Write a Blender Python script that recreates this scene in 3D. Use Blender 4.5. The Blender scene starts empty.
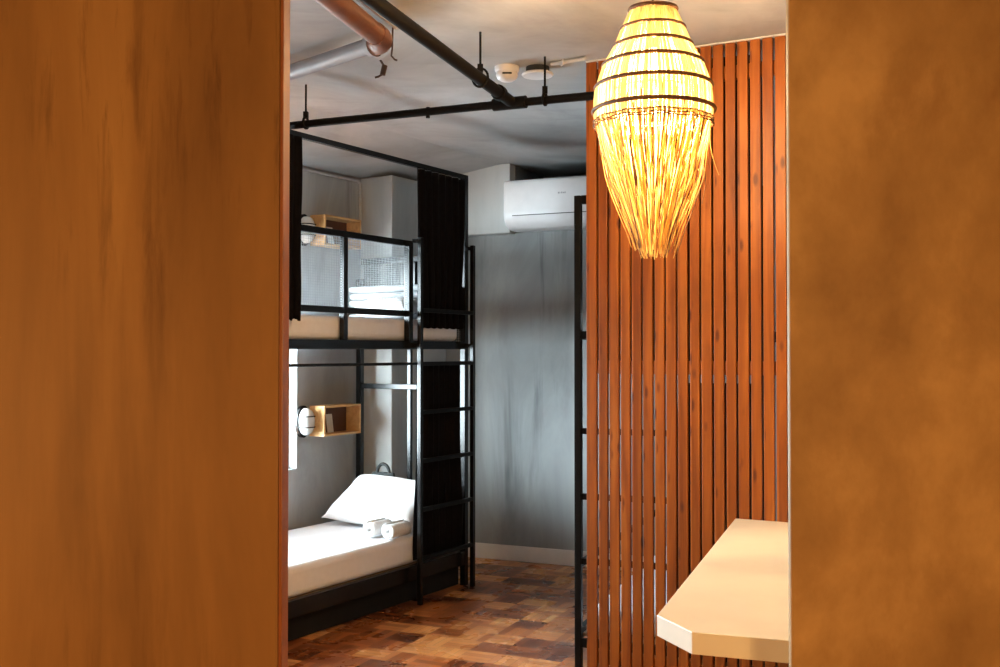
import bpy, bmesh, math, random
from mathutils import Vector, Matrix
random.seed(7)
C = bpy.context.scene.collection
scene = bpy.context.scene
PI = math.pi
R = math.radians

# ---------------------------------------------------------------- camera
cam_d = bpy.data.cameras.new('camera')
cam_d.sensor_width = 36.0
cam_d.lens = 37.8
cam_d.clip_end = 60
cam = bpy.data.objects.new('camera', cam_d)
C.objects.link(cam)
cam.location = (0, 0, 1.5)
cam.rotation_euler = (R(90 + 1.01), 0, 0)
scene.camera = cam

# ---------------------------------------------------------------- world, view, large lights
world = bpy.data.worlds.new('world')
scene.world = world
world.use_nodes = True
bg = world.node_tree.nodes['Background']
bg.inputs[0].default_value = (0.80, 0.93, 1.0, 1)
bg.inputs[1].default_value = 66.0

scene.view_settings.view_transform = 'Standard'
scene.view_settings.look = 'None'
scene.view_settings.exposure = 0.0
scene.view_settings.gamma = 1.0
scene.view_settings.use_curve_mapping = False

BUNK_LOC = (-1.087, 5.36, 0)
BUNK_ROT = math.atan2(0.852, 0.524)
BM = Matrix.Translation(BUNK_LOC) @ Matrix.Rotation(BUNK_ROT, 4, 'Z')
WALL_W = 0.98                      # distance of the window wall behind the bunk front
WIN = [(-0.95, 1.142), (-2.7, -2.3)]   # windows, measured along the bunk; the second is unseen, added for its daylight
WZ = (0.74, 2.16)


def portal(t0, t1):
    d = bpy.data.lights.new('window_daylight', 'AREA')
    d.shape = 'RECTANGLE'
    d.size = t1 - t0
    d.size_y = WZ[1] - WZ[0]
    d.cycles.is_portal = True
    o = bpy.data.objects.new('window_daylight', d)
    C.objects.link(o)
    p = BM @ Vector(((t0 + t1) / 2, WALL_W + 0.17, (WZ[0] + WZ[1]) / 2))
    inward = (BM.to_3x3() @ Vector((0, -1, 0)))
    o.location = p
    o.rotation_euler = inward.to_track_quat('-Z', 'Y').to_euler()


for w in WIN:
    portal(*w)


def point(name, loc, energy, color, radius):
    d = bpy.data.lights.new(name, 'POINT')
    d.energy = energy
    d.color = color
    d.shadow_soft_size = radius
    o = bpy.data.objects.new(name, d)
    C.objects.link(o)
    o.location = loc
    return o


# the warm lamps of the hallway the photograph is taken from
point('hallway_lamp_light', (-2.1, 0.55, 1.25), 100, (1.0, 0.555, 0.19), 0.16)
point('hallway_lamp_light', (0.95, 0.2, 1.35), 112, (1.0, 0.555, 0.19), 0.16)


# ---------------------------------------------------------------- materials
def new_mat(name):
    m = bpy.data.materials.new(name)
    m.use_nodes = True
    nt = m.node_tree
    return m, nt, nt.nodes['Principled BSDF']


def N(nt, typ, **kw):
    n = nt.nodes.new(typ)
    for k, v in kw.items():
        setattr(n, k, v)
    return n


def ramp(nt, fac, stops):
    r = N(nt, 'ShaderNodeValToRGB')
    e = r.color_ramp.elements
    while len(e) < len(stops):
        e.new(0.5)
    for el, (p, c) in zip(e, stops):
        el.position = p
        el.color = (*c, 1)
    nt.links.new(fac, r.inputs[0])
    return r.outputs[0]


def mapping(nt, scale=(1, 1, 1), rot=(0, 0, 0), coord='Object'):
    tc = N(nt, 'ShaderNodeTexCoord')
    mp = N(nt, 'ShaderNodeMapping')
    mp.inputs['Scale'].default_value = scale
    mp.inputs['Rotation'].default_value = rot
    nt.links.new(tc.outputs[coord], mp.inputs[0])
    return mp.outputs[0]


def noise(nt, vec, scale, detail=4, rough=0.55, dist=0.0):
    n = N(nt, 'ShaderNodeTexNoise')
    n.inputs['Scale'].default_value = scale
    n.inputs['Detail'].default_value = detail
    n.inputs['Roughness'].default_value = rough
    n.inputs['Distortion'].default_value = dist
    nt.links.new(vec, n.inputs['Vector'])
    return n.outputs['Fac']


def mixc(nt, fac, a, b, mode='MIX'):
    m = N(nt, 'ShaderNodeMix', data_type='RGBA', blend_type=mode)
    for sock, v in ((m.inputs[0], fac), (m.inputs[6], a), (m.inputs[7], b)):
        if hasattr(v, 'is_linked'):
            nt.links.new(v, sock)
        elif isinstance(v, (int, float)):
            sock.default_value = v
        else:
            sock.default_value = (*v, 1)
    return m.outputs[2]


def mth(nt, op, a, b=None):
    m = N(nt, 'ShaderNodeMath', operation=op)
    for i, v in enumerate((a, b)):
        if v is None:
            continue
        if hasattr(v, 'is_linked'):
            nt.links.new(v, m.inputs[i])
        else:
            m.inputs[i].default_value = v
    return m.outputs[0]


def bump(nt, b, height, strength, dist=0.01):
    n = N(nt, 'ShaderNodeBump')
    n.inputs['Strength'].default_value = strength
    n.inputs['Distance'].default_value = dist
    nt.links.new(height, n.inputs['Height'])
    nt.links.new(n.outputs[0], b.inputs['Normal'])


def plain(name, col, rough=0.5, metal=0.0, var=0.12, vscale=14, spec=0.5, bmp=0.0):
    m, nt, b = new_mat(name)
    v = mapping(nt)
    f = noise(nt, v, vscale)
    lo = tuple(max(0, c * (1 - var)) for c in col)
    hi = tuple(min(1, c * (1 + var)) for c in col)
    nt.links.new(ramp(nt, f, [(0.3, lo), (0.7, hi)]), b.inputs['Base Color'])
    b.inputs['Roughness'].default_value = rough
    b.inputs['Metallic'].default_value = metal
    b.inputs['Specular IOR Level'].default_value = spec
    if bmp:
        bump(nt, b, noise(nt, v, vscale * 6), bmp, 0.003)
    return m


def concrete(name, stops, streak, rough=0.75, zs=0.35, sc=2.0, dist=0.6, streak_scale=(9, 9, 0.5), blot=0.5):
    m, nt, b = new_mat(name)
    v = mapping(nt, (1, 1, zs))
    f1 = noise(nt, v, sc, 7, 0.6, dist)
    col = ramp(nt, f1, stops)
    v2 = mapping(nt, streak_scale)
    f2 = noise(nt, v2, 1.0, 6, 0.65, 0.3)
    mask = ramp(nt, f2, [(0.53, (0, 0, 0)), (0.74, (1, 1, 1))])
    f3 = noise(nt, mapping(nt, (1, 1, 0.8)), 1.3, 3)
    mask2 = ramp(nt, f3, [(0.45, (0, 0, 0)), (0.62, (1, 1, 1))])
    k = mth(nt, 'MULTIPLY', mth(nt, 'MULTIPLY', mask, mask2), blot)
    col = mixc(nt, k, col, streak)
    nt.links.new(col, b.inputs['Base Color'])
    b.inputs['Roughness'].default_value = rough
    b.inputs['Specular IOR Level'].default_value = 0.25
    bump(nt, b, noise(nt, mapping(nt), 25, 6), 0.12, 0.006)
    return m


M = {}
M['back'] = concrete('grey_cement', [(0.30, (0.20, 0.21, 0.215)), (0.5, (0.30, 0.315, 0.32)), (0.72, (0.41, 0.43, 0.435))], (0.07, 0.075, 0.08), streak_scale=(7, 7, 0.55), blot=0.8)
M['window_wall'] = concrete('grey_side_cement', [(0.3, (0.26, 0.275, 0.285)), (0.5, (0.37, 0.39, 0.405)), (0.75, (0.47, 0.49, 0.505))], (0.12, 0.12, 0.115), streak_scale=(7, 7, 0.6), blot=0.6)
M['pale'] = concrete('pale_cement', [(0.3, (0.42, 0.43, 0.42)), (0.5, (0.52, 0.53, 0.52)), (0.75, (0.6, 0.61, 0.6))], (0.3, 0.3, 0.29), blot=0.4)
M['ceiling'] = concrete('ceiling_cement', [(0.3, (0.30, 0.30, 0.30)), (0.5, (0.40, 0.405, 0.405)), (0.75, (0.50, 0.505, 0.505))], (0.2, 0.2, 0.2), zs=1, sc=1.3, streak_scale=(1.5, 5, 1), blot=0.55)
M['hall_left'] = concrete('brown_grained_panel', [(0.3, (0.145, 0.072, 0.025)), (0.5, (0.265, 0.140, 0.049)), (0.7, (0.37, 0.21, 0.078))], (0.07, 0.027, 0.010), rough=0.55, zs=0.16, sc=2.2, streak_scale=(24, 24, 2.2), blot=0.85)
M['hall_right'] = concrete('brown_cement', [(0.33, (0.23, 0.130, 0.048)), (0.5, (0.315, 0.188, 0.073)), (0.68, (0.45, 0.285, 0.12))], (0.19, 0.09, 0.032), rough=0.6, zs=0.7, sc=3.6, dist=0.1, streak_scale=(5, 5, 2.5), blot=0.6)
M['edge'] = plain('stained_wood_edge', (0.22, 0.07, 0.022), 0.4)
M['black'] = plain('black_gloss_metal', (0.005, 0.005, 0.0055), 0.25, 0.0, 0.2, 14, 0.35)
M['pipe_black'] = plain('black_painted_pipe', (0.005, 0.0042, 0.004), 0.6, 0.0, 0.2, 14, 0.12)
M['black_matt'] = plain('black_matt_metal', (0.005, 0.005, 0.005), 0.55, 0, 0.2, 14, 0.15)
M['mesh'] = plain('galvanised_wire', (0.30, 0.31, 0.32), 0.45, 0.6)
M['curtain'] = plain('black_curtain_cloth', (0.006, 0.005, 0.0055), 0.9, 0, 0.25, 40, 0.05)
M['sheet'] = plain('white_bed_sheet', (0.81, 0.81, 0.84), 0.85, 0, 0.02, 30, 0.15, 0.05)
M['pillow'] = plain('white_pillow_cotton', (0.85, 0.85, 0.86), 0.85, 0, 0.02, 30, 0.15, 0.05)
M['towel'] = plain('white_terry', (0.74, 0.75, 0.76), 0.95, 0, 0.06, 90, 0.1, 0.3)
M['towel_grey'] = plain('grey_blanket', (0.30, 0.31, 0.32), 0.95, 0, 0.1, 60, 0.1, 0.3)
M['bag'] = plain('dark_bag_fabric', (0.03, 0.035, 0.035), 0.8)
M['underbed_dark'] = plain('underbed_black', (0.010, 0.009, 0.009), 0.8, 0, 0.2, 14, 0.2)  # near-black colour standing in for the shade under the bed
M['board'] = plain('dark_grey_board', (0.10, 0.11, 0.112), 0.7)
M['white_plastic'] = plain('white_plastic', (0.74, 0.72, 0.72), 0.35, 0, 0.03)
M['pvc_grey'] = plain('grey_pvc', (0.50, 0.50, 0.51), 0.45, 0, 0.06)
M['pvc_dull'] = plain('dull_grey_pvc', (0.24, 0.24, 0.26), 0.5, 0, 0.06)
M['pvc_brown'] = plain('brown_painted_pipe', (0.23, 0.11, 0.07), 0.5, 0, 0.12)
M['skirting'] = plain('white_skirting_paint', (0.82, 0.81, 0.80), 0.45, 0, 0.03)
M['grey_mark'] = plain('grey_mark', (0.30, 0.29, 0.30), 0.5)
M['dark_gap'] = plain('dark_recess', (0.03, 0.03, 0.03), 0.7)
M['counter'] = plain('cream_laminate', (0.80, 0.765, 0.655), 0.38, 0, 0.035, 5)
M['counter_edge'] = plain('cream_laminate_edge', (0.78, 0.70, 0.58), 0.4, 0, 0.04)
M['rattan_dark'] = plain('dark_rattan_cane', (0.13, 0.055, 0.018), 0.6, 0, 0.3, 60)
M['card'] = plain('white_card', (0.7, 0.68, 0.67), 0.8, 0, 0.02)
M['rust'] = plain('rusty_strap', (0.06, 0.035, 0.025), 0.7)
M['grey_frame'] = plain('grey_window_paint', (0.65, 0.66, 0.66), 0.5, 0, 0.05)
M['deck'] = plain('plywood_deck', (0.30, 0.20, 0.12), 0.7, 0, 0.15)


def wood(name, lo, mid, hi, along='z', pitch=0.0):
    m, nt, b = new_mat(name)
    sc = {'z': (14, 14, 0.9), 'x': (1.2, 18, 18)}[along]
    v = mapping(nt, sc)
    tc = N(nt, 'ShaderNodeTexCoord')
    if pitch:
        sx = N(nt, 'ShaderNodeSeparateXYZ')
        nt.links.new(tc.outputs['Object'], sx.inputs[0])
        cell = mth(nt, 'FLOOR', mth(nt, 'DIVIDE', sx.outputs[0], pitch))
        wn = N(nt, 'ShaderNodeTexWhiteNoise', noise_dimensions='1D')
        nt.links.new(cell, wn.inputs['W'])
        cx = N(nt, 'ShaderNodeCombineXYZ')
        nt.links.new(mth(nt, 'MULTIPLY', wn.outputs[0], 37.0), cx.inputs[2])
        va = N(nt, 'ShaderNodeVectorMath', operation='ADD')
        nt.links.new(v, va.inputs[0])
        nt.links.new(cx.outputs[0], va.inputs[1])
        v = va.outputs[0]
    f = noise(nt, v, 1.0, 5, 0.6, 1.2)
    col = ramp(nt, f, [(0.28, lo), (0.5, mid), (0.75, hi)])
    if pitch:
        tint = ramp(nt, wn.outputs[0], [(0, (0.72, 0.66, 0.62)), (0.5, (0.96, 0.95, 0.92)), (1, (1.08, 1.1, 1.1))])
        col = mixc(nt, 1.0, col, tint, 'MULTIPLY')
        # knots
        mp = mapping(nt, (18, 0.01, 7.0))
        va2 = N(nt, 'ShaderNodeVectorMath', operation='ADD')
        nt.links.new(mp, va2.inputs[0])
        nt.links.new(cx.outputs[0], va2.inputs[1])
        vo = N(nt, 'ShaderNodeTexVoronoi')
        vo.inputs['Scale'].default_value = 1.0
        vo.inputs['Randomness'].default_value = 1.0
        nt.links.new(va2.outputs[0], vo.inputs['Vector'])
        k = ramp(nt, vo.outputs['Distance'], [(0.12, (1, 1, 1)), (0.26, (0, 0, 0))])
        sp = N(nt, 'ShaderNodeSeparateColor')
        nt.links.new(vo.outputs['Color'], sp.inputs[0])
        on = mth(nt, 'GREATER_THAN', sp.outputs[0], 0.60)
        k2 = mth(nt, 'MULTIPLY', mth(nt, 'MULTIPLY', k, on), 0.85)
        col = mixc(nt, k2, col, (0.10, 0.022, 0.008))
    nt.links.new(col, b.inputs['Base Color'])
    b.inputs['Roughness'].default_value = 0.45
    b.inputs['Specular IOR Level'].default_value = 0.35
    bump(nt, b, f, 0.12, 0.004)
    return m


PITCH = 0.0541
M['slat'] = wood('stained_pine', (0.20, 0.048, 0.007), (0.34, 0.094, 0.011), (0.47, 0.155, 0.022), 'z', PITCH)
M['crate_shade'] = plain('shaded_brown_board', (0.09, 0.04, 0.028), 0.7)  # shade inside the box shelves, put into the back board colour
M['crate'] = wood('honey_wood', (0.44, 0.24, 0.09), (0.58, 0.34, 0.14), (0.68, 0.44, 0.2), 'x')


def parquet():
    m, nt, b = new_mat('mosaic_parquet')
    blk = 0.165
    v = mapping(nt, (1 / blk,) * 3, (0, 0, R(24.1)))
    sx = N(nt, 'ShaderNodeSeparateXYZ')
    nt.links.new(v, sx.inputs[0])
    fx = mth(nt, 'FLOOR', sx.outputs[0])
    fy = mth(nt, 'FLOOR', sx.outputs[1])
    par = mth(nt, 'MODULO', mth(nt, 'ABSOLUTE', mth(nt, 'ADD', fx, fy)), 2.0)
    lx = mth(nt, 'FRACT', sx.outputs[0])
    ly = mth(nt, 'FRACT', sx.outputs[1])
    cross = N(nt, 'ShaderNodeMix', data_type='FLOAT')
    nt.links.new(par, cross.inputs[0])
    nt.links.new(ly, cross.inputs[2])
    nt.links.new(lx, cross.inputs[3])
    fing = mth(nt, 'MULTIPLY', cross.outputs[0], 4.0)
    fi = mth(nt, 'FLOOR', fing)
    ff = mth(nt, 'FRACT', fing)
    cv = N(nt, 'ShaderNodeCombineXYZ')
    nt.links.new(fx, cv.inputs[0])
    nt.links.new(fy, cv.inputs[1])
    wb = N(nt, 'ShaderNodeTexWhiteNoise', noise_dimensions='3D')
    nt.links.new(cv.outputs[0], wb.inputs['Vector'])
    cv2 = N(nt, 'ShaderNodeCombineXYZ')
    nt.links.new(fx, cv2.inputs[0])
    nt.links.new(fy, cv2.inputs[1])
    nt.links.new(mth(nt, 'ADD', fi, 9.0), cv2.inputs[2])
    wf = N(nt, 'ShaderNodeTexWhiteNoise', noise_dimensions='3D')
    nt.links.new(cv2.outputs[0], wf.inputs['Vector'])
    t = mth(nt, 'ADD', mth(nt, 'MULTIPLY', wb.outputs[0], 0.68), mth(nt, 'MULTIPLY', wf.outputs[0], 0.32))
    gr = noise(nt, mapping(nt, (30, 30, 30)), 1.0, 4)
    t = mth(nt, 'ADD', t, mth(nt, 'MULTIPLY', mth(nt, 'SUBTRACT', gr, 0.5), 0.06))
    col = ramp(nt, t, [(0.15, (0.11, 0.028, 0.010)), (0.4, (0.26, 0.076, 0.023)), (0.62, (0.43, 0.145, 0.043)), (0.88, (0.68, 0.32, 0.11))])
    gap = mth(nt, 'LESS_THAN', mth(nt, 'MINIMUM', ff, mth(nt, 'SUBTRACT', 1.0, ff)), 0.035)
    col = mixc(nt, mth(nt, 'MULTIPLY', gap, 0.6), col, (0.04, 0.015, 0.008))
    nt.links.new(col, b.inputs['Base Color'])
    rr = ramp(nt, noise(nt, mapping(nt), 6, 3), [(0.3, (0.22,) * 3), (0.7, (0.36,) * 3)])
    nt.links.new(rr, b.inputs['Roughness'])
    b.inputs['Specular IOR Level'].default_value = 0.3
    return m


M['parquet'] = parquet()


def straw(name, col, trans=0.5):
    m, nt, b = new_mat(name)
    out = nt.nodes['Material Output']
    d = N(nt, 'ShaderNodeBsdfDiffuse')
    t = N(nt, 'ShaderNodeBsdfTranslucent')
    mx = N(nt, 'ShaderNodeMixShader')
    f = noise(nt, mapping(nt, (60, 60, 6)), 1.0, 4)
    c = ramp(nt, f, [(0.3, tuple(x * 0.75 for x in col)), (0.7, tuple(min(1, x * 1.15) for x in col))])
    nt.links.new(c, d.inputs[0])
    nt.links.new(c, t.inputs[0])
    mx.inputs[0].default_value = trans
    nt.links.new(d.outputs[0], mx.inputs[1])
    nt.links.new(t.outputs[0], mx.inputs[2])
    nt.links.new(mx.outputs[0], out.inputs[0])
    nt.nodes.remove(b)
    return m


M['straw'] = straw('pale_straw', (0.90, 0.80, 0.54), 0.55)
M['fringe'] = straw('straw_fringe', (0.80, 0.57, 0.22), 0.42)


def emit(name, col, strength):
    m, nt, b = new_mat(name)
    b.inputs['Base Color'].default_value = (*col, 1)
    b.inputs['Emission Color'].default_value = (*col, 1)
    b.inputs['Emission Strength'].default_value = strength
    return m


M['bulb'] = emit('glowing_bulb', (1.0, 0.72, 0.38), 30)


def glass():
    m, nt, b = new_mat('window_glass')
    out = nt.nodes['Material Output']
    t = N(nt, 'ShaderNodeBsdfTransparent')
    g = N(nt, 'ShaderNodeBsdfGlossy')
    g.inputs['Roughness'].default_value = 0.02
    t.inputs[0].default_value = (0.96, 0.98, 0.98, 1)
    mx = N(nt, 'ShaderNodeMixShader')
    mx.inputs[0].default_value = 0.06
    nt.links.new(t.outputs[0], mx.inputs[1])
    nt.links.new(g.outputs[0], mx.inputs[2])
    nt.links.new(mx.outputs[0], out.inputs[0])
    nt.nodes.remove(b)
    return m


M['glass'] = glass()


def frosted():
    m, nt, b = new_mat('frosted_lamp_glass')
    b.inputs['Base Color'].default_value = (0.82, 0.86, 0.86, 1)
    b.inputs['Roughness'].default_value = 0.25
    b.inputs['Transmission Weight'].default_value = 0.15
    return m


M['frosted'] = frosted()


# ---------------------------------------------------------------- mesh building
class MB:
    def __init__(self):
        self.bm = bmesh.new()

    def bx(self, x0, x1, y0, y1, z0, z1, mat=None):
        vs = [self.bm.verts.new((x, y, z)) for z in (z0, z1) for y in (y0, y1) for x in (x0, x1)]
        for f in ((0, 2, 3, 1), (4, 5, 7, 6), (0, 1, 5, 4), (2, 6, 7, 3), (0, 4, 6, 2), (1, 3, 7, 5)):
            self.bm.faces.new([vs[i] for i in f])
        if mat is not None:
            for v in vs:
                v.co = mat @ v.co
        return self

    def bar(self, a, b, w, h=None):
        """square bar from a to b"""
        a, b = Vector(a), Vector(b)
        h = h or w
        d = (b - a)
        L = d.length
        q = d.to_track_quat('X', 'Z')
        m = Matrix.Translation(a) @ q.to_matrix().to_4x4()
        return self.bx(0, L, -w / 2, w / 2, -h / 2, h / 2, m)

    def tube(self, pts, r, n=8, cap=True, radii=None):
        pts = [Vector(p) for p in pts]
        rings = []
        prev = None
        for i, p in enumerate(pts):
            if i == 0:
                t = pts[1] - p
            elif i == len(pts) - 1:
                t = p - pts[i - 1]
            else:
                t = (pts[i + 1] - p).normalized() + (p - pts[i - 1]).normalized()
            t.normalize()
            if prev is None:
                up = Vector((0, 0, 1)) if abs(t.z) < 0.9 else Vector((1, 0, 0))
                u = t.cross(up).normalized()
            else:
                u = (prev - t * prev.dot(t)).normalized()
            prev = u
            v = t.cross(u)
            rr = radii[i] if radii else r
            rings.append([self.bm.verts.new(p + u * (rr * math.cos(2 * PI * k / n)) + v * (rr * math.sin(2 * PI * k / n))) for k in range(n)])
        for a, b in zip(rings, rings[1:]):
            for k in range(n):
                self.bm.faces.new((a[k], a[(k + 1) % n], b[(k + 1) % n], b[k]))
        if cap:
            self.bm.faces.new(rings[0][::-1])
            self.bm.faces.new(rings[-1])
        return self

    def torus(self, c, R_, r, n=48, m=8, jitter=0.0):
        c = Vector(c)
        rings = []
        for i in range(n):
            a = 2 * PI * i / n
            rj = R_ + jitter * math.sin(3 * a + R_ * 40)
            rings.append([self.bm.verts.new(c + Vector(((rj + r * math.cos(2 * PI * k / m)) * math.cos(a), (rj + r * math.cos(2 * PI * k / m)) * math.sin(a), r * math.sin(2 * PI * k / m)))) for k in range(m)])
        for i in range(n):
            a, b = rings[i], rings[(i + 1) % n]
            for k in range(m):
                self.bm.faces.new((a[k], b[k], b[(k + 1) % m], a[(k + 1) % m]))
        return self

    def lathe(self, prof, n=32, c=(0, 0, 0), mat=None):
        rings = []
        new = []
        for r, z in prof:
            if r < 1e-6:
                v = self.bm.verts.new((c[0], c[1], c[2] + z))
                rings.append([v])
            else:
                rings.append([self.bm.verts.new((c[0] + r * math.cos(2 * PI * k / n), c[1] + r * math.sin(2 * PI * k / n), c[2] + z)) for k in range(n)])
            new += rings[-1]
        for a, b in zip(rings, rings[1:]):
            for k in range(n):
                k2 = (k + 1) % n
                if len(a) == 1 and len(b) == 1:
                    continue
                if len(a) == 1:
                    self.bm.faces.new((a[0], b[k], b[k2]))
                elif len(b) == 1:
                    self.bm.faces.new((a[k], b[0], a[k2]))
                else:
                    self.bm.faces.new((a[k], a[k2], b[k2], b[k]))
        if mat is not None:
            for v in new:
                v.co = mat @ v.co
        return self

    def prism(self, poly, z0, z1, mat=None):
        a = [self.bm.verts.new((x, y, z0)) for x, y in poly]
        b = [self.bm.verts.new((x, y, z1)) for x, y in poly]
        n = len(poly)
        self.bm.faces.new(a[::-1])
        self.bm.faces.new(b)
        for i in range(n):
            self.bm.faces.new((a[i], a[(i + 1) % n], b[(i + 1) % n], b[i]))
        if mat is not None:
            for v in a + b:
                v.co = mat @ v.co
        return self

    def grid(self, fn, nu, nv, closed_u=False):
        vs = [[self.bm.verts.new(fn(i / nu, j / nv)) for j in range(nv + 1)] for i in range(nu + (0 if closed_u else 1))]
        L = len(vs)
        for i in range(nu):
            a, b = vs[i], vs[(i + 1) % L]
            for j in range(nv):
                self.bm.faces.new((a[j], b[j], b[j + 1], a[j + 1]))
        return self

    def build(self, name, mat, parent=None, bevel=0.0, seg=2, smooth=None, solid=0.0, label=None):
        bmesh.ops.recalc_face_normals(self.bm, faces=self.bm.faces)
        me = bpy.data.meshes.new(name)
        self.bm.to_mesh(me)
        self.bm.free()
        me.materials.append(mat)
        if smooth:
            for p in me.polygons:
                p.use_smooth = True
            me.set_sharp_from_angle(angle=R(smooth))
        o = bpy.data.objects.new(name, me)
        C.objects.link(o)
        if parent is not None:
            o.parent = parent
        if bevel:
            b = o.modifiers.new('bevel', 'BEVEL')
            b.width = bevel
            b.segments = seg
            b.limit_method = 'ANGLE'
            b.angle_limit = R(40)
        if solid:
            s = o.modifiers.new('solid', 'SOLIDIFY')
            s.thickness = solid
            s.offset = 0
        if label:
            o['label'] = label
        return o


def thing(name, label, cat, loc=(0, 0, 0), rotz=0.0, group=None):
    o = bpy.data.objects.new(name, None)
    o.empty_display_size = 0.1
    C.objects.link(o)
    o.location = loc
    o.rotation_euler = (0, 0, rotz)
    return tag(o, label, cat, group)


def tag(o, label, cat, group=None):
    o['label'] = label
    o['category'] = cat
    if group:
        o['group'] = group
    return o


def struct(o, label=None):
    o['kind'] = 'structure'
    if label:
        o['label'] = label
    return o


def place(o, loc, rotz=0.0):
    o.location = loc
    o.rotation_euler = (0, 0, rotz)
    return o


# ---------------------------------------------------------------- room shell
CEIL = 2.85
BACK_LOC = (-0.161, 7.70, 0)
BACK_ROT = -R(24.1)
struct(MB().bx(-5.2, 3.6, -2.6, 9.6, -0.12, 0).build('floor', M['parquet']), 'glossy brown mosaic parquet floor')
struct(MB().bx(-5.2, 3.6, -2.6, 9.6, CEIL, CEIL + 0.15).build('ceiling', M['ceiling']), 'rough grey painted concrete ceiling')
struct(MB().bx(-4.62, -0.505, 2.4, 2.475, 0, CEIL).build('wall_left', M['hall_left'], bevel=0.006), 'brown grained wall panel filling the left of the view')
struct(MB().bx(0.662, 3.42, 2.4, 2.424, 0, CEIL).build('wall_right', M['hall_right'], bevel=0.005), 'brown mottled cement wall filling the right of the view')
t_ = MB().bx(-0.505, -0.497, 2.402, 2.474, 0, CEIL).build('trim_1', M['edge'], bevel=0.002)
struct(t_, 'reddish wood edging on the left wall end')
# hallway the camera stands in
struct(MB().bx(-4.9, 3.5, -2.5, -2.4, 0, CEIL).build('wall_hallway_end', M['hall_right']))
struct(MB().bx(-4.0, -3.9, -2.4, 2.4, 0, CEIL).build('wall_hallway_left', M['hall_right']))
struct(MB().bx(3.3, 3.4, -2.4, 2.4, 0, CEIL).build('wall_hallway_right', M['hall_right']))

# window wall, built in the bunk's frame
wb_ = MB()
y0, y1 = WALL_W, WALL_W + 0.16
edges = [-4.25, WIN[1][0], WIN[1][1], WIN[0][0], WIN[0][1], 2.75]
for i in (0, 2, 4):
    wb_.bx(edges[i], edges[i + 1], y0, y1, 0, CEIL)
for (a, b) in WIN:
    wb_.bx(a, b, y0, y1, 0, WZ[0])
    wb_.bx(a, b, y0, y1, WZ[1], CEIL)
o = struct(wb_.build('wall_window', M['window_wall']), 'grey cement wall with the windows behind the bunk bed')
place(o, BUNK_LOC, BUNK_ROT)
for i, (a, b) in enumerate(WIN):
    fr = MB()
    ya, yb = y0 + 0.07, y0 + 0.12
    fw = 0.035
    fr.bx(a, a + fw, ya, yb, *WZ).bx(b - 0.012, b, ya, yb, *WZ)
    fr.bx(a, b, ya, yb, WZ[0], WZ[0] + 0.02).bx(a, b, ya, yb, WZ[1] - fw, WZ[1])
    mid = a + (b - a) * 0.5
    fr.bx(mid - 0.02, mid + 0.02, ya, yb, *WZ)
    w_ = struct(fr.build('window_%d' % (i + 1), M['grey_frame']), 'bright daylit window ' + ('behind the lower bunk' if i == 0 else 'added out of view to let in more daylight'))
    place(w_, BUNK_LOC, BUNK_ROT)
    MB().bx(a, b, ya + 0.02, ya + 0.024, *WZ).build('window_pane', M['glass'], w_)

# dropped slab over the bunk, pilaster in the corner
o = struct(MB().prism([(WALL_W, 2.726), (0.19, CEIL), (WALL_W, CEIL)], -4.2, 2.7, Matrix(((0, 0, 1, 0), (1, 0, 0, 0), (0, 1, 0, 0), (0, 0, 0, 1)))).build('trim_2', M['ceiling'], smooth=60), 'ceiling edge sloping down to the window wall above the bunk bed')
place(o, BUNK_LOC, BUNK_ROT)
o = struct(MB().bx(1.786, 2.6, 0.70, WALL_W, 0, 2.726).build('trim_3', M['pale'], bevel=0.008), 'pale cement pilaster in the corner behind the bunk')
place(o, BUNK_LOC, BUNK_ROT)
# back wall
o = struct(MB().bx(-2.2, 0.299, 0, 0.15, 0, CEIL).bx(0.299, 1.6, 0, 0.15, 0, 2.69).bx(1.6, 4.1, 0, 0.15, 0, CEIL).bx(0.2, 0.299, 0.15, 0.6, 2.6, CEIL).bx(1.6, 1.7, 0.15, 0.6, 2.6, CEIL).bx(0.2, 1.7, 0.55, 0.65, 2.6, CEIL).bx(0.299, 1.6, 0.15, 0.55, 2.6, 2.69).build('wall_back', M['back']), 'grey streaked cement back wall')
place(o, BACK_LOC, BACK_ROT)
o = struct(MB().bx(-1.3, 0.299, -0.1, 0, 2.35, CEIL).build('trim_4', M['pale'], bevel=0.008), 'pale beam across the top of the back wall')
place(o, BACK_LOC, BACK_ROT)
o = struct(MB().bx(-1.2, 4.0, -0.018, 0, 0, 0.108).build('baseboard_back', M['skirting'], bevel=0.004), 'white baseboard along the back wall')
place(o, BACK_LOC, BACK_ROT)
struct(MB().bx(3.3, 3.42, 2.446, 6.6, 0, CEIL).build('wall_far_right', M['back']))
struct(MB().bx(1.52, 1.62, 2.446, 4.20, 0, CEIL).build('wall_nook', M['hall_right']), 'cement side wall carrying the counter')

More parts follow.
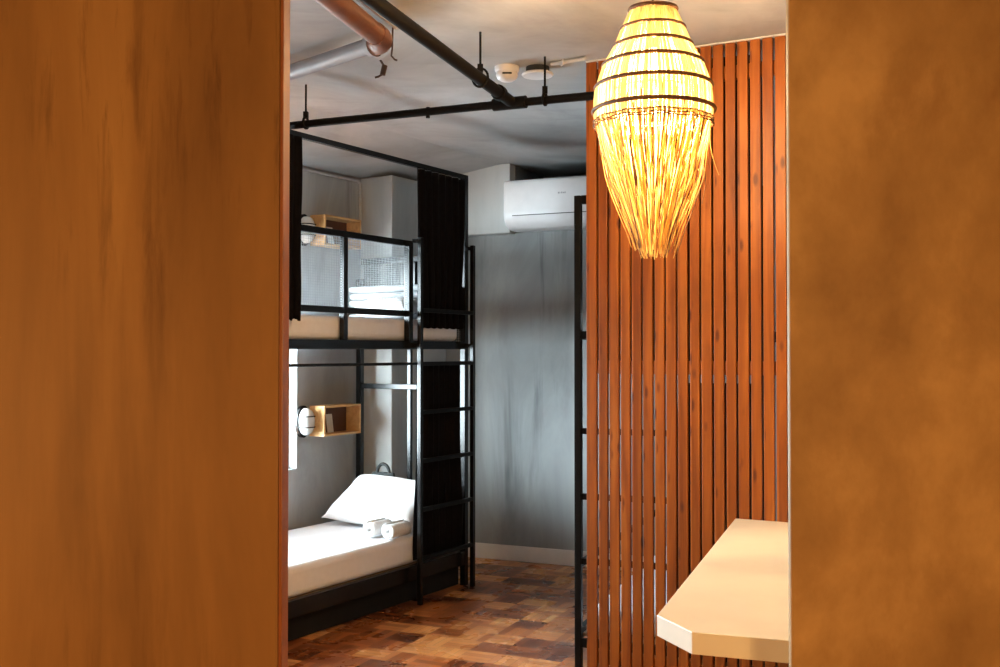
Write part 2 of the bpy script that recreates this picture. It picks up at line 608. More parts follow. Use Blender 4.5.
# ---------------------------------------------------------------- slat partition
PL = (0.412, 4.847, 0)
PR = -math.atan2(0.465, 0.885)
part = thing('slat_partition', 'reddish stained wooden slat partition standing behind the glowing pendant lamp', 'partition', PL, PR)
gaps = [-0.0145 + k * 0.0541 for k in range(26)]
sl = MB()
for k in range(len(gaps) - 2):
    g0 = 0.0055 + 0.0012 * math.sin(k * 2.3)
    x0 = gaps[k] + (g0 if k else 0)
    x1 = gaps[k + 1] - 0.0042 - 0.0008 * math.sin(k * 1.7)
    j = random.uniform(-0.001, 0.001)
    sl.bx(x0, x1, 0 + j, 0.02 + j, 0.004, 2.843)
sl.build('slat_panel', M['slat'], part, bevel=0.0025)
for zc in (0.10, 1.43, 2.72):
    MB().bx(-0.01, 1.26, 0.022, 0.055, zc - 0.03, zc + 0.03).build('batten', M['slat'], part, bevel=0.003)
MB().bx(-0.0145, 1.27, -0.010, 0.03, 2.8435, 2.8495).build('top_strip', M['skirting'], part, bevel=0.003, label='pale top strip')

# ---------------------------------------------------------------- counter
ct = thing('counter_top', 'cream laminate wall counter with clipped corner in front of the slat partition', 'counter', (0.9, 3.4, 0))
poly = [(1.012, 4.527), (0.427, 2.868), (0.49, 2.695), (0.90, 2.55), (1.515, 2.55), (1.515, 4.262)]
poly = [(x - 0.9, y - 3.4) for x, y in poly]
MB().prism(poly, 0.728, 0.785).build('worktop', M['counter'], ct, bevel=0.002)
for yy in (-0.55, 0.45):
    MB().prism([(0.615, 0.728), (0.25, 0.728), (0.25, 0.70), (0.585, 0.45), (0.615, 0.45)], yy - 0.015, yy + 0.015,
               Matrix(((1, 0, 0, 0), (0, 0, 1, 0), (0, 1, 0, 0), (0, 0, 0, 1)))).build('bracket', M['counter_edge'], ct)

# ---------------------------------------------------------------- first bunk bed
bunk = thing('bunk_bed', 'black metal bunk bed with ladder and guard rail left of the aisle', 'bunk bed', BUNK_LOC, BUNK_ROT)
T0, T1, W1 = -0.42, 1.645, 0.90
P = 0.04


def post(name, t, w, z0, z1, par, s=P):
    return MB().bx(t, t + s, w, w + s, z0, z1).build(name, M['black'], par, bevel=0.003)


post('post', T1, 0, 0, 2.645, bunk)
post('post', T1, W1 - P, 0, 2.0, bunk)
post('post', T0, 0, 0, 2.645, bunk)
post('post', T0, W1 - P, 0, 2.0, bunk)
post('guard_post', 1.045, 0, 1.567, 2.165, bunk)
# rails
MB().bx(T0, T1, 0, 0.03, 2.615, 2.645).build('top_rail', M['black'], bunk, bevel=0.003)
for (w0, nm) in ((0.0, 'deck_rail'), (W1 - P, 'deck_rail')):
    MB().bx(T0 + P, T1, w0, w0 + P, 1.518, 1.567).build(nm, M['black'], bunk, bevel=0.003)
for t in (T0, T1):
    MB().bx(t, t + P, P, W1 - P, 1.518, 1.567).build('deck_end_rail', M['black'], bunk, bevel=0.003)
for w0 in (0.0, W1 - P):
    MB().bx(T0 + P, T1, w0, w0 + P, 0.135, 0.224).build('bed_rail', M['black'], bunk, bevel=0.003)
for t in (T0, T1):
    MB().bx(t, t + P, P, W1 - P, 0.135, 0.224).build('bed_end_rail', M['black'], bunk, bevel=0.003)
MB().bx(T1 + 0.004, T1 + 0.036, P, W1 - P, 1.25, 1.285).build('end_rail', M['black'], bunk, bevel=0.003)
MB().bx(T1 + 0.008, T1 + 0.032, 0.44, 0.47, 0.224, 1.518).build('end_upright', M['black'], bunk, bevel=0.003)
MB().bx(T0 + P, T1 - 0.0, P, W1 - P, 1.535, 1.553).build('deck_board', M['deck'], bunk)
MB().bx(T0 + P, T1 - 0.0, P, W1 - P, 0.20, 0.22).build('bed_board', M['deck'], bunk)
MB().bx(T0 + P, T1, 0.05, 0.064, 0.006, 0.20).build('underbed_shade_panel', M['underbed_dark'], bunk, label='black panel added to darken the space under the bed')  # added sheet that blackens the shaded space below the bed rail
MB().tube([(T0 + P, 0.02, 1.43), (T1, 0.02, 1.43)], 0.009, 10).build('curtain_rod', M['black'], bunk, smooth=40)
# front guard
MB().bx(T0 + P, 1.045, 0.002, 0.036, 2.13, 2.165).build('guard_rail', M['black'], bunk, bevel=0.003)
MB().bx(T0 + P, 1.045, 0.002, 0.036, 1.712, 1.747).build('guard_rail', M['black'], bunk, bevel=0.003)
MB().bx(0.45, 0.484, 0.002, 0.036, 1.567, 2.13).build('guard_upright', M['black'], bunk, bevel=0.003)
wm = MB()
for t in [T0 + P + 0.014 * k for k in range(int((1.03 - T0 - P) / 0.014))]:
    if not (0.445 < t < 0.487):
        wm.bx(t, t + 0.0015, 0.018, 0.0195, 1.747, 2.13)
for k in range(1, 27):
    z = 1.747 + k * 0.014
    wm.bx(T0 + P, 0.45, 0.0195, 0.021, z, z + 0.0015)
    wm.bx(0.484, 1.045, 0.0195, 0.021, z, z + 0.0015)
wm.build('guard_mesh', M['mesh'], bunk, label='galvanised wire mesh panel')
# end guard of the upper bed
MB().bx(T1 + 0.003, T1 + 0.037, P, W1 - P, 2.10, 2.14).build('end_guard_rail', M['black'], bunk, bevel=0.003)
MB().bx(T1 + 0.003, T1 + 0.037, 0.40, 0.43, 1.567, 2.10).build('end_guard_upright', M['black'], bunk, bevel=0.003)
wm = MB()
for k in range(1, 58):
    w = P + k * 0.014
    if not (0.395 < w < 0.432):
        wm.bx(T1 + 0.018, T1 + 0.020, w, w + 0.0032, 1.567, 2.10)
for k in range(1, 38):
    z = 1.567 + k * 0.014
    wm.bx(T1 + 0.020, T1 + 0.022, P, W1 - P, z, z + 0.0032)
wm.build('end_guard_mesh', M['black'], bunk, label='black wire mesh panel')
# ladder
LY = -0.052
for t in (1.085, 1.655):
    MB().bx(t - 0.0135, t + 0.0135, LY - 0.0135, LY + 0.0135, 0, 2.185).build('ladder_rail', M['black'], bunk, bevel=0.003)
for z in (0.27, 0.56, 0.85, 1.14, 1.43, 1.75):
    MB().bx(1.0985, 1.6415, LY - 0.012, LY + 0.012, z - 0.012, z + 0.012).build('ladder_rung', M['black_matt'], bunk, bevel=0.003)
for z in (1.54, 2.165):
    MB().bx(1.072, 1.098, LY + 0.0135, 0.0, z - 0.012, z + 0.012).build('ladder_hook', M['black'], bunk)
    MB().bx(1.643, 1.668, LY + 0.0135, 0.0, z - 0.012, z + 0.012).build('ladder_hook', M['black'], bunk)


# ---------------------------------------------------------------- bedding
def bm_to_world(t, w, z):
    p = BM @ Vector((t, w, z))
    return (p.x, p.y, p.z)


def mattress(name, label, loc_rot, x0, x1, y0, y1, z0, z1, group=None, mat='sheet'):
    mb = MB().bx(x0, x1, y0, y1, z0, z1)
    o = mb.build(name, M[mat], bevel=0.035, seg=4, smooth=60)
    place(o, *loc_rot)
    return tag(o, label, 'mattress', group)


BLR = (BUNK_LOC, BUNK_ROT)
mattress('mattress', 'white sheeted mattress on the lower bunk left of the aisle', BLR, T0 + P, T1 - 0.005, 0.032, W1 - P - 0.005, 0.226, 0.390)
mattress('mattress', 'white sheeted mattress on the upper bunk behind the mesh guard', BLR, T0 + P, T1 - 0.005, 0.045, W1 - P - 0.005, 1.569, 1.70)


def pillow(name, label, a, b, h, mat, seed, cat='pillow', group=None, power=0.55):
    rnd = random.Random(seed)
    ph = [rnd.uniform(0, 6) for _ in range(8)]
    mb = MB()

    def surf(sign):
        def fn(u, v):
            x, y = 2 * u - 1, 2 * v - 1
            px = a * x * (1 - 0.07 * (1 - y * y) * abs(x) ** 3)
            py = b * y * (1 - 0.09 * (1 - x * x) * abs(y) ** 3)
            e = max(0, (1 - x ** 4)) ** power * max(0, (1 - y ** 4)) ** power
            wr = 0.04 * math.sin(5 * x + ph[0] + 2 * y) + 0.035 * math.sin(7 * y + ph[1] - 3 * x) + 0.02 * math.sin(13 * x * y + ph[2])
            return Vector((px, py, sign * h * e * (1 + wr) * (1 if sign > 0 else 0.75)))
        return fn
    mb.grid(surf(1), 26, 22)
    mb.grid(surf(-1), 26, 22)
    bmesh.ops.remove_doubles(mb.bm, verts=mb.bm.verts, dist=0.0004)
    o = mb.build(name, M[mat], smooth=80)
    return tag(o, label, cat, group)


def orient(o, loc, rotz, tilt=0.0, axis='Y'):
    o.matrix_world = Matrix.Translation(loc) @ Matrix.Rotation(rotz, 4, 'Z') @ Matrix.Rotation(tilt, 4, axis)


p1 = pillow('pillow', 'white pillow leaning on the head end of the lower bunk', 0.225, 0.36, 0.09, 'pillow', 3)
orient(p1, bm_to_world(1.35, 0.42, 0.541), BUNK_ROT, -R(31))
p1.matrix_world = p1.matrix_world @ Matrix.Rotation(R(2), 4, 'X') @ Matrix.Rotation(-R(1), 4, 'Z')
p2 = pillow('pillow', 'white pillow lying on the upper bunk behind the mesh guard', 0.115, 0.21, 0.07, 'pillow', 5)
orient(p2, bm_to_world(1.26, 0.32, 1.772), BUNK_ROT, -R(8))
# folded blanket on the upper bunk
fb = MB()
for k, (dx, hh) in enumerate(((0.0, 0.05), (0.008, 0.045), (0.002, 0.045), (0.006, 0.045), (0.0, 0.045))):
    z = sum(h for _, h in ([(0, 0.05)] + [(0, 0.045)] * 4)[:k])
    fb.bx(-0.13 + dx, 0.12 + dx, -0.36 + dx, 0.30 - dx, z + 0.001, z + hh - 0.002)
o = fb.build('folded_blanket', M['towel_grey'], bevel=0.018, seg=3, smooth=60)
tag(o, 'pale folded blanket behind the pillow on the upper bunk', 'blanket')
orient(o, bm_to_world(1.505, 0.45, 1.702), BUNK_ROT)


def towel_roll(label, w, t):
    tr = thing('rolled_towel', label, 'towel', bm_to_world(t, w, 0.392), BUNK_ROT, 'rolled towels on the lower bunk')
    mb = MB()
    pts = []
    # spiral cross section in the (y, z) plane, extruded along x
    n = 60
    for i in range(n + 1):
        a = i / n * 2 * PI * 3.2
        r = 0.010 + 0.037 * (i / n)
        pts.append((r * math.cos(a), r * math.sin(a)))
    mb.grid(lambda u, v: Vector((-0.09 + 0.18 * v, pts[int(round(u * n))][0], 0.05 + pts[int(round(u * n))][1])), n, 4)
    mb.build('towel_cloth', M['towel'], tr, smooth=70, solid=0.0075)


towel_roll('rolled white towel before the pillow, nearer the wall', 0.22, 1.035)
towel_roll('rolled white towel before the pillow, nearer the curtain', 0.085, 1.04)

# dark bag behind the pillow
bag = thing('dark_bag', 'dark bag with loop handle behind the pillow on the lower bunk', 'bag', bm_to_world(1.592, 0.62, 0.391), BUNK_ROT)
b_ = MB()
b_.grid(lambda u, v: Vector((0.035 * math.copysign(abs(math.cos(2 * PI * u)) ** 0.6, math.cos(2 * PI * u)) * (1 - 0.5 * v ** 3),
                             0.12 * math.copysign(abs(math.sin(2 * PI * u)) ** 0.6, math.sin(2 * PI * u)) * (1 - 0.25 * v ** 2), 0.004 + 0.30 * v)), 24, 8, True)
b_.bm.faces.new([v for v in b_.bm.verts if abs(v.co.z - 0.304) < 1e-4])
b_.build('bag_body', M['bag'], bag, smooth=60)
MB().tube([(0, 0.05 * math.cos(a), 0.30 + 0.06 * math.sin(a)) for a in [PI * k / 12 for k in range(13)]], 0.011, 8).build('handle', M['bag'], bag, smooth=60)


# ---------------------------------------------------------------- curtains
def curtain(label, t0, t1, z0, z1, folds, amp, w, seed, topw=1.0, botw=1.0, rings=6):
    rnd = random.Random(seed)
    ph = [rnd.uniform(0, 6.28) for _ in range(6)]
    cu = thing('curtain', label, 'curtain', bm_to_world((t0 + t1) / 2, w, 0), BUNK_ROT)
    half = (t1 - t0) / 2

    def fn(u, v):
        s = 2 * u - 1
        k = topw + (botw - topw) * v
        a = amp * (0.55 + 0.45 * v) * (0.8 + 0.2 * math.sin(7 * u + ph[0]))
        x = s * half * k + 0.008 * math.sin(2 * PI * folds * u * 2 + ph[1]) * v + 0.010 * math.sin(3 * v + ph[3]) * s
        y = a * math.sin(2 * PI * folds * u + ph[2] + 0.7 * math.sin(2.2 * v + ph[4])) + 0.006 * math.sin(9 * v + 5 * u + ph[5]) * v
        z = z1 - (z1 - z0) * v + 0.006 * math.sin(2 * PI * folds * u) * v
        return Vector((x, y, z))
    MB().grid(fn, folds * 14, 26).build('curtain_cloth', M['curtain'], cu, smooth=80, solid=0.003)
    return cu


curtain('black curtain gathered beside the post above the upper bunk', 1.13, 1.635, 1.65, 2.612, 7, 0.020, 0.012, 1, 0.98, 0.97)
curtain('black curtain hanging beside the left wall at the upper bunk', -0.30, 0.075, 1.665, 2.612, 6, 0.016, -0.022, 2)
curtain('black curtain hanging behind the ladder of the lower bunk', 1.115, 1.635, 0.25, 1.428, 8, 0.016, 0.006, 3, 0.92, 0.99)


# ---------------------------------------------------------------- wall shelf boxes and bulkhead lights
def shelf_box(label, zb):
    t0, t1, y0, y1, h = 1.262, 1.638, 0.85, 0.978, 0.20
    s = thing('shelf_box', label, 'shelf', bm_to_world(t0, y1, zb), BUNK_ROT)
    L, D, k = t1 - t0, y1 - y0, 0.013
    MB().bx(0, L, -D, 0, 0, k).build('bottom_board', M['crate'], s, bevel=0.001)
    MB().bx(0, L, -D, 0, h - k, h).build('top_board', M['crate'], s, bevel=0.001)
    for x in (0, L - k):
        MB().bx(x, x + k, -D, 0, k, h - k).build('side_board', M['crate'], s, bevel=0.001)
    MB().bx(k, L - k, -0.009, 0, k, h - k).build('back_board', M['crate_shade'], s)
    return s


def card(label, zb):
    o = MB().bx(-0.03, 0.03, -0.0015, 0.0015, 0, 0.125).build('notice_card', M['card'])
    tag(o, label, 'card')
    p = bm_to_world(1.43, 0.94, zb + 0.0135)
    orient(o, p, BUNK_ROT, -R(8), 'X')


shelf_box('wooden box shelf on the wall above the lower bunk', 0.945)
shelf_box('wooden box shelf on the wall above the upper bunk', 2.205)
card('small pale card standing in the lower box shelf', 0.945)
card('small pale card standing in the upper box shelf', 2.205)


def bulkhead(label, zc):
    b = thing('bulkhead_light', label, 'wall light', bm_to_world(1.185, WALL_W - 0.001, zc), BUNK_ROT)
    rot = Matrix.Rotation(R(90), 4, 'X')
    sq = Matrix.Diagonal((0.62, 1, 1, 1))

    def lt(name, prof, mat):
        MB().lathe(prof, 28, (0, 0, 0), rot @ sq).build(name, M[mat], b, smooth=50)
    lt('light_base', [(0, 0), (0.105, 0), (0.105, 0.022), (0.09, 0.026), (0, 0.026)], 'black')
    lt('diffuser', [(0, 0.026), (0.088, 0.026), (0.088, 0.05), (0.078, 0.074), (0.05, 0.088), (0, 0.092)], 'frosted')
    for zz in (-0.035, 0.035):
        wv = 0.062 * math.sqrt(1 - (zz / 0.11) ** 2)
        MB().tube([(-wv, -0.022, zz), (-wv * 0.95, -0.07, zz), (-wv * 0.5, -0.092, zz), (wv * 0.5, -0.092, zz), (wv * 0.95, -0.07, zz), (wv, -0.022, zz)], 0.0035, 6).build('guard_bar', M['black'], b, smooth=60)


bulkhead('white bulkhead light left of the lower box shelf', 1.045)
bulkhead('white bulkhead light left of the upper box shelf', 2.30)

# conduit in the corner of the window wall
cd = MB().tube([(-1.0, WALL_W - 0.013, 2.70), (1.75, WALL_W - 0.013, 2.70), (1.768, WALL_W - 0.013, 2.68), (1.768, WALL_W - 0.013, 2.42)], 0.010, 8).build('wall_conduit', M['pvc_grey'], smooth=50)
place(tag(cd, 'thin grey conduit along the top of the window wall', 'conduit'), BUNK_LOC, BUNK_ROT)

# dark board on the back wall
bd = thing('wall_board', 'tall dark grey board on the back wall behind the bunk', 'board', (0, 0, 0), 0)
place(bd, BACK_LOC, BACK_ROT)
MB().bx(-0.74, -0.56, -0.14, -0.102, 0.607, 2.70).build('board_panel', M['board'], bd, bevel=0.004)
MB().bx(-0.74, -0.56, -0.102, -0.001, 0.62, 2.345).build('board_backing', M['board'], bd)

# ---------------------------------------------------------------- air conditioner
ac = thing('air_conditioner', 'white wall mounted air conditioner below the ceiling on the back wall', 'air conditioner', BACK_LOC, BACK_ROT)
a0, a1, az = 0.307, 1.30, 2.362
prof = [(-0.001, 0.343), (-0.205, 0.343), (-0.228, 0.338), (-0.238, 0.32), (-0.24, 0.25), (-0.24, 0.12), (-0.236, 0.085), (-0.222, 0.052), (-0.197, 0.026), (-0.16, 0.008), (-0.11, 0.0), (-0.001, 0.0)]
YZX = Matrix(((0, 0, 1, 0), (1, 0, 0, 0), (0, 1, 0, az), (0, 0, 0, 1)))
casing = MB().prism(prof, a0, a1, YZX).build('casing', M['white_plastic'], ac, bevel=0.014, seg=3, smooth=35)
lou = [(-0.2385, 0.088), (-0.2245, 0.053), (-0.199, 0.0255), (-0.162, 0.0065), (-0.156, 0.016), (-0.190, 0.034), (-0.212, 0.058), (-0.226, 0.09)]
louver = MB().prism(lou, a0 + 0.075, a1 - 0.075, YZX).build('louver', M['white_plastic'], ac, smooth=35)
MB().bx(a0 + 0.07, a1 - 0.07, -0.2408, -0.232, az + 0.0885, az + 0.0935).build('louver_gap', M['dark_gap'], louver)
lg = MB()
for k, (w, h) in enumerate(((0.010, 0.012), (0.005, 0.010), (0.009, 0.012), (0.009, 0.009), (0.008, 0.011))):
    x = 0.72 + k * 0.012
    lg.bx(x, x + w * 0.8, -0.2415, -0.239, az + 0.225, az + 0.225 + h)
lg.build('logo_mark', M['grey_mark'], casing, label='small grey logo mark')
# mounting rail behind the casing
MB().bx(a0 + 0.1, a1 - 0.1, -0.0012, -0.0002, az + 0.1, az + 0.3).build('mounting_plate', M['grey_mark'], ac)

# ---------------------------------------------------------------- black pipe rail under the ceiling
ZP = 2.65
rail = thing('pipe_rail', 'black steel pipe rail hung below the ceiling on rods', 'pipe', (0.046, 4.792, ZP))


def rl(p):
    return (p[0] - 0.046, p[1] - 4.792, p[2] - ZP)


MB().tube([rl((-0.64, 2.74, ZP)), rl((0.046, 4.792, ZP))], 0.026, 14).build('pipe', M['pipe_black'], rail, smooth=40)
MB().tube([rl((-1.085, 5.325, ZP)), rl((0.046, 4.84, ZP)), rl((0.50, 4.66, ZP))], 0.019, 14).build('cross_pipe', M['pipe_black'], rail, smooth=40)
MB().tube([rl((-0.03, 4.872, ZP)), rl((0.046, 4.838, ZP)), rl((0.12, 4.808, ZP))], 0.029, 14).build('tee_joint', M['pipe_black'], rail, smooth=40)
MB().tube([rl((-0.01, 4.62, ZP)), rl((0.003, 4.66, ZP))], 0.034, 14).build('collar', M['pipe_black'], rail, smooth=40)
MB().tube([rl((-0.345, 5.008, ZP - 0.03)), rl((-0.345, 5.008, ZP + 0.022))], 0.010, 8).build('clamp', M['pipe_black'], rail, smooth=40)
for (x, y, big) in ((-0.083, 4.406, 1), (0.205, 4.777, 0), (-0.98, 5.28, 0)):
    h = MB()
    h.tube([rl((x, y, ZP + 0.05)), rl((x, y, CEIL))], 0.005, 8)
    h.build('hanger_rod', M['pipe_black'], rail, smooth=40)
    c_ = MB()
    rr = 0.034 if big else 0.024
    d = Vector((0.317, 0.949, 0)) if big else Vector((0.92, -0.39, 0))
    s = Vector((-d.y, d.x, 0))
    pts = []
    for k in range(21):
        a = 2 * PI * k / 20
        q = Vector(rl((x, y, ZP))) + s * (rr * math.sin(a)) + Vector((0, 0, rr * 1.15 * math.cos(a) + 0.006))
        pts.append(q)
    c_.tube(pts, 0.0055 if big else 0.007, 6)
    c_.bx(-0.012, 0.012, -0.012, 0.012, 0.03, 0.062, Matrix.Translation(rl((x, y, ZP))))
    c_.build('pipe_clamp', M['pipe_black'], rail, smooth=40)

# ---------------------------------------------------------------- drain pipes
ZD = 2.76
dp = thing('drain_pipe', 'thick brown and grey elbowed drain pipe under the ceiling, top left', 'pipe', (-0.47, 4.27, ZD))


def dl(p):
    return (p[0] + 0.47, p[1] - 4.27, p[2] - ZD)


MB().tube([dl((-0.85, 2.74, ZD)), dl((-0.49, 4.15, ZD))], 0.043, 18).build('brown_run', M['pvc_brown'], dp, smooth=40, label='brown painted pipe run')
el = []
A, B, D_ = Vector((-0.495, 4.13, ZD)), Vector((-0.455, 4.25, ZD)), Vector((-0.52, 4.285, ZD))
for k in range(13):
    t = k / 12
    el.append(dl(A * (1 - t) ** 2 + B * 2 * t * (1 - t) + D_ * t * t))
MB().tube(el, 0.046, 18).build('elbow', M['pvc_brown'], dp, smooth=40)
MB().tube([dl((-0.512, 4.28, ZD)), dl((-0.53, 4.296, ZD))], 0.050, 18).build('coupling', M['pvc_dull'], dp, smooth=40)
MB().tube([dl((-0.52, 4.287, ZD)), dl((-1.12, 4.885, ZD))], 0.034, 18).build('grey_run', M['pvc_dull'], dp, smooth=40, label='pale grey pipe run')
sp = MB().tube([(-0.90, 2.62, 2.81), (-0.49, 4.02, 2.81), (-0.452, 4.16, 2.812), (-0.44, 4.20, 2.849)], 0.017, 12).build('water_pipe', M['pvc_grey'], smooth=50)
place(tag(sp, 'thin pale pipe running beside the brown drain pipe', 'pipe'), (0.035, 0.03, 0))
st = MB()
st.tube([(-0.43, 4.235, 2.849), (-0.435, 4.235, 2.80), (-0.437, 4.235, 2.73), (-0.44, 4.235, 2.70), (-0.427, 4.235, 2.685), (-0.417, 4.232, 2.681)], 0.004, 6)
tag(st.build('pipe_strap', M['rust'], smooth=50), 'thin dark strap hanging from the ceiling at the pipe elbow', 'strap')
sc_ = MB()
HX, HY = -0.075, 0.43
sc_.tube([(-0.478 + HX, 4.40 + HY, 2.849), (-0.468 + HX, 4.42 + HY, 2.835), (-0.46 + HX, 4.42 + HY, 2.825)], 0.0055, 6)
sc_.tube([(-0.46 + HX, 4.42 + HY, 2.83), (-0.470 + HX, 4.42 + HY, 2.785)], 0.013, 8)
sc_.tube([(-0.468 + HX, 4.42 + HY, 2.79), (-0.49 + HX, 4.42 + HY, 2.777), (-0.505 + HX, 4.42 + HY, 2.773)], 0.005, 6)
tag(sc_.build('ceiling_hook', M['rust'], smooth=50), 'small dark hook on the ceiling below the pipe elbow', 'hook')

# ---------------------------------------------------------------- detector, disc and conduit on the ceiling
sd = thing('smoke_detector', 'white domed smoke detector on the ceiling behind the pipe joint', 'smoke detector', (0.033, 4.95, CEIL))
MB().lathe([(0, 0), (0.058, 0), (0.058, -0.018), (0.053, -0.026), (0, -0.026)], 28).build('detector_base', M['white_plastic'], sd, smooth=40)
MB().lathe([(0.05, -0.026), (0.052, -0.042), (0.045, -0.058), (0.028, -0.068), (0, -0.070)], 28).build('detector_head', M['white_plastic'], sd, smooth=50)
MB().bx(-0.022, 0.022, -0.0535, -0.048, -0.046, -0.038).build('vent_slot', M['dark_gap'], sd)
dsk = thing('ceiling_disc', 'flat white round disc on the ceiling beside the smoke detector', 'disc', (0.178, 4.955, CEIL))
MB().lathe([(0, 0), (0.055, 0), (0.055, -0.03), (0, -0.03)], 28).build('disc_neck', M['dark_gap'], dsk, smooth=40)
MB().lathe([(0.0, -0.03), (0.072, -0.03), (0.076, -0.036), (0.070, -0.043), (0, -0.045)], 32).build('disc_cover', M['white_plastic'], dsk, smooth=40)
cdt = thing('ceiling_conduit', 'thin conduit with clip on the ceiling above the slat partition', 'conduit', (0.24, 4.86, CEIL))
MB().tube([(0.0, 0.0, -0.012), (0.15, -0.095, -0.012)], 0.010, 8).build('conduit_tube', M['pvc_grey'], cdt, smooth=50)
MB().tube([(0.045, -0.029, -0.0005), (0.045, -0.014, -0.024), (0.05, -0.045, -0.024), (0.05, -0.046, -0.0005)], 0.004, 6).build('clip', M['white_plastic'], cdt)

# ---------------------------------------------------------------- pendant lamp
LX, LYY = 0.527, 3.6
lamp = thing('pendant_lamp', 'glowing woven straw pendant lamp with long fringe hanging before the slats', 'pendant lamp', (LX, LYY, 0))
PROF = [(2.678, 0.076), (2.612, 0.106), (2.552, 0.131), (2.488, 0.168), (2.412, 0.195), (2.345, 0.202), (2.288, 0.197)]


def prad(z, prof=PROF):
    for (za, ra), (zb, rb) in zip(prof, prof[1:]):
        if zb <= z <= za:
            k = (za - z) / (za - zb)
            return ra + (rb - ra) * k
    return prof[-1][1]


sh = MB()
n = 128
zs = [2.678, 2.645, 2.612, 2.58, 2.552, 2.52, 2.488, 2.455, 2.412, 2.37, 2.329, 2.288]
for k in range(n):
    a0_ = 2 * PI * k / n + random.uniform(-0.012, 0.012)
    j = random.uniform(-0.02, 0.02)
    jr = random.uniform(-0.002, 0.002)
    pts = [((prad(z) + jr) * math.cos(a0_ + j * i / 11), (prad(z) + jr) * math.sin(a0_ + j * i / 11), z) for i, z in enumerate(zs)]
    ww = random.uniform(0.0024, 0.0046)
    sh.tube(pts, ww, 4, radii=[ww * (0.55 + 0.45 * prad(z) / 0.2) for z in zs])
shade = sh.build('shade', M['straw'], lamp, smooth=60)
for (z, r_, th) in ((2.678, 0.079, 0.008), (2.612, 0.1095, 0.0055), (2.552, 0.1345, 0.0066), (2.488, 0.1715, 0.0068), (2.412, 0.1985, 0.007), (2.329, 0.2065, 0.0076)):
    MB().torus((0, 0, z), r_, th, 56, 8, 0.0012).build('hoop', M['rattan_dark'], shade, smooth=80)
# inner rings
for (z, r_) in ((2.40, 0.135), (2.31, 0.15)):
    MB().torus((0, 0, z), r_, 0.003, 48, 6).build('inner_hoop', M['straw'], shade, smooth=80)
# woven band
wbm = MB()
for (z, ph) in ((2.296, 0), (2.284, 1), (2.276, 0)):
    pts = []
    for k in range(181):
        a = 2 * PI * k / 180
        rr = 0.2015 + 0.004 * math.sin(45 * a + ph * PI)
        pts.append((rr * math.cos(a), rr * math.sin(a), z + 0.002 * math.sin(11 * a + ph)))
    wbm.tube(pts, 0.0022, 5)
wbm.build('woven_band', M['rattan_dark'], shade, smooth=80)
# fringe
FP = [(2.30, 0.200), (2.195, 0.182), (2.091, 0.158), (2.022, 0.124), (1.919, 0.076), (1.823, 0.044), (1.7, 0.04)]


def frange_strand(mb, a, rnd):
    zend = rnd.choice((rnd.uniform(1.82, 1.86), rnd.uniform(1.83, 1.95), rnd.uniform(1.95, 2.15)))
    if rnd.random() < 0.45:
        zend = rnd.uniform(1.82, 1.87)
    sc = rnd.uniform(0.62, 1.03)
    flare = 1.0
    if math.cos(a) > 0.45 and rnd.random() < 0.55:
        flare = rnd.uniform(1.0, 1.75)       # looser strands on the right
    elif rnd.random() < 0.18:
        flare = rnd.uniform(1.0, 1.5)
    tw = rnd.uniform(-0.28, 0.28)
    pts = []
    m_ = 9
    for i in range(m_ + 1):
        t = i / m_
        z = 2.30 + (zend - 2.30) * t
        r = prad(z, FP) * (1 + (sc - 1) * min(1, t * 2)) * (1 + (flare - 1) * t * t)
        aa = a + tw * t * t + 0.03 * math.sin(9 * t + a * 5) * t
        pts.append((r * math.cos(aa), r * math.sin(aa), z))
    w = rnd.uniform(0.0016, 0.0030)
    mb.tube(pts, w, 4, radii=[w * (1 - 0.45 * i / m_) for i in range(m_ + 1)])


rnd = random.Random(11)
fr_ = MB()
for k in range(155):
    frange_strand(fr_, 2 * PI * k / 155 + rnd.uniform(-0.02, 0.02), rnd)
o = fr_.build('fringe', M['fringe'], lamp, smooth=60)
o['kind'] = 'stuff'
dk = MB()
for k in range(44):
    frange_strand(dk, 2 * PI * k / 44 + rnd.uniform(-0.05, 0.05), rnd)
o = dk.build('dark_fringe', M['rattan_dark'], lamp, smooth=60, label='darker cane strands in the fringe')
MB().lathe([(0, 0.05), (0.012, 0.048), (0.026, 0.03), (0.031, 0.005), (0.026, -0.02), (0.012, -0.034), (0, -0.036)], 20, (0, 0, 2.50)).build('bulb', M['bulb'], lamp, smooth=80)
MB().lathe([(0, 0.115), (0.02, 0.11), (0.022, 0.05), (0.016, 0.045), (0, 0.045)], 16, (0, 0, 2.50)).build('socket', M['rattan_dark'], lamp, smooth=40)
MB().tube([(0, 0, 2.61), (0, 0, 2.845)], 0.004, 8).build('cord', M['black'], lamp, smooth=60)
MB().lathe([(0, 0), (0.045, 0), (0.045, -0.012), (0.02, -0.03), (0, -0.03)], 24, (0, 0, CEIL)).build('ceiling_rose', M['rattan_dark'], lamp, smooth=40)
sp_ = MB()
for k in range(3):
    a = 2 * PI * k / 3
    sp_.bar((0.018 * math.cos(a), 0.018 * math.sin(a), 2.60), (0.079 * math.cos(a), 0.079 * math.sin(a), 2.678), 0.004)
sp_.build('cage_arm', M['rattan_dark'], lamp)
pl = point('pendant_lamp_light', (LX, LYY, 2.44), 228, (1.0, 0.66, 0.33), 0.05)
pl.parent = lamp
pl.location = (0, 0, 2.45)

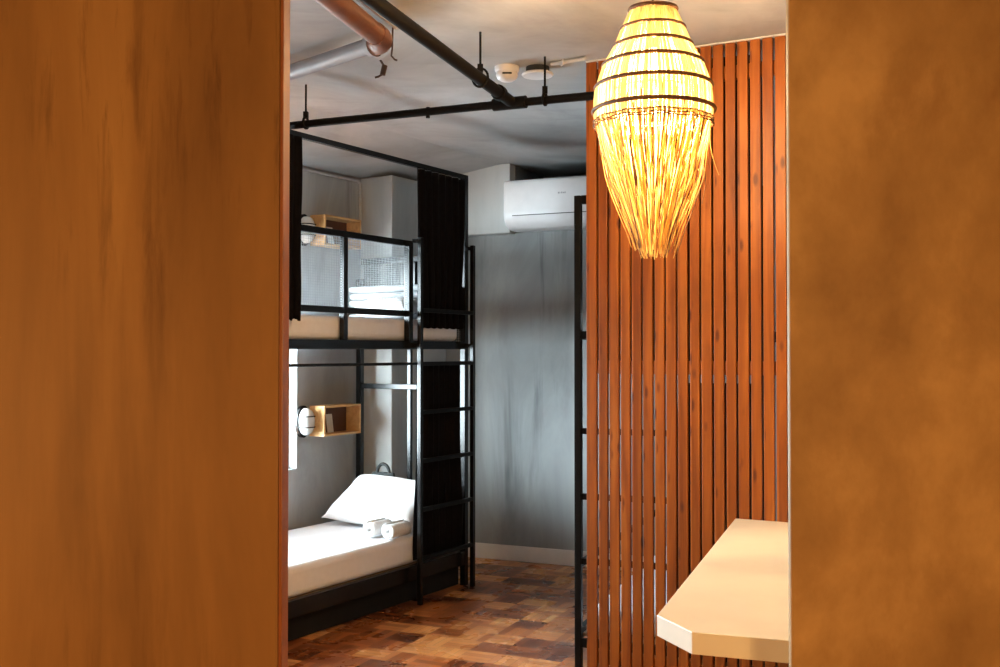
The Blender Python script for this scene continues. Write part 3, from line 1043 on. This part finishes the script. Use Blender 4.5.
# ---------------------------------------------------------------- second bunk, behind the partition
B2_LOC, B2_ROT = (0.352, 4.99, 0), -R(20.5)
b2 = thing('bunk_bed', 'black metal bunk bed half hidden behind the wooden slat partition', 'bunk bed', B2_LOC, B2_ROT)
BW, BL = 0.88, 1.86
for (x, y, zt) in ((0, 0, 2.245), (BW - 0.032, 0, 2.245), (0, BL - 0.04, 2.0), (BW - 0.032, BL - 0.04, 2.0)):
    MB().bx(x, x + 0.032, y, y + 0.036, 0, zt).build('post', M['black_matt'], b2, bevel=0.003)
for (za, zb) in ((0.105, 0.145), (1.565, 1.60), (2.205, 2.245)):
    MB().bx(0.032, BW - 0.032, 0.002, 0.034, za, zb).build('end_rail', M['black_matt'], b2, bevel=0.003)
for x in (0, BW - 0.032):
    for (za, zb) in ((0.14, 0.19), (1.56, 1.60)):
        MB().bx(x, x + 0.03, 0.036, BL - 0.04, za, zb).build('side_rail', M['black_matt'], b2, bevel=0.003)
    MB().bx(x + 0.003, x + 0.027, 0.036, BL - 0.04, 0.475, 0.505).build('low_guard_rail', M['black_matt'], b2, bevel=0.003)
for (za, zb) in ((0.14, 0.19), (1.56, 1.60)):
    MB().bx(0.032, BW - 0.032, BL - 0.04, BL - 0.005, za, zb).build('end_rail', M['black_matt'], b2, bevel=0.003)
MB().bx(0.45, 0.48, 0.002, 0.034, 0.145, 2.205).build('ladder_rail', M['black_matt'], b2, bevel=0.003)
for z in (0.51, 0.815, 1.125):
    MB().bx(0.032, 0.45, 0.004, 0.032, z - 0.014, z + 0.014).build('ladder_rung', M['black_matt'], b2, bevel=0.003)
MB().bx(0.03, BW - 0.03, 0.04, BL - 0.045, 1.575, 1.59).build('deck_board', M['deck'], b2)
MB().bx(0.03, BW - 0.03, 0.04, BL - 0.045, 0.15, 0.165).build('bed_board', M['deck'], b2)
mattress('mattress', 'white sheeted lower mattress glimpsed through the partition slats', (B2_LOC, B2_ROT), 0.06, BW - 0.034, 0.05, BL - 0.045, 0.167, 0.285)
mattress('mattress', 'white sheeted upper mattress behind the partition slats', (B2_LOC, B2_ROT), 0.07, BW - 0.034, 0.06, BL - 0.045, 1.601, 1.72)

# curtains added to the second bunk so the slat gaps stay dark
MB().bx(0.07, BW - 0.01, -0.03, -0.005, 2.80, 2.83).build('curtain_rail', M['black_matt'], b2)
for x in (0.09, BW - 0.045):
    MB().bx(x, x + 0.012, -0.024, -0.012, 2.83, 2.849).build('rail_hanger', M['black_matt'], b2)
B2M = Matrix.Translation(B2_LOC) @ Matrix.Rotation(B2_ROT, 4, 'Z')
BM_SAVE = (BM, BUNK_ROT)
BM, BUNK_ROT = B2M, B2_ROT
curtain('black curtain added to darken the upper gaps of the slat partition', 0.085, 0.87, 1.40, 2.798, 9, 0.014, -0.030, 4)
curtain('black curtain added to darken the slat gaps just above the counter', 0.50, 0.87, 0.42, 1.36, 5, 0.012, -0.030, 5)
BM, BUNK_ROT = BM_SAVE
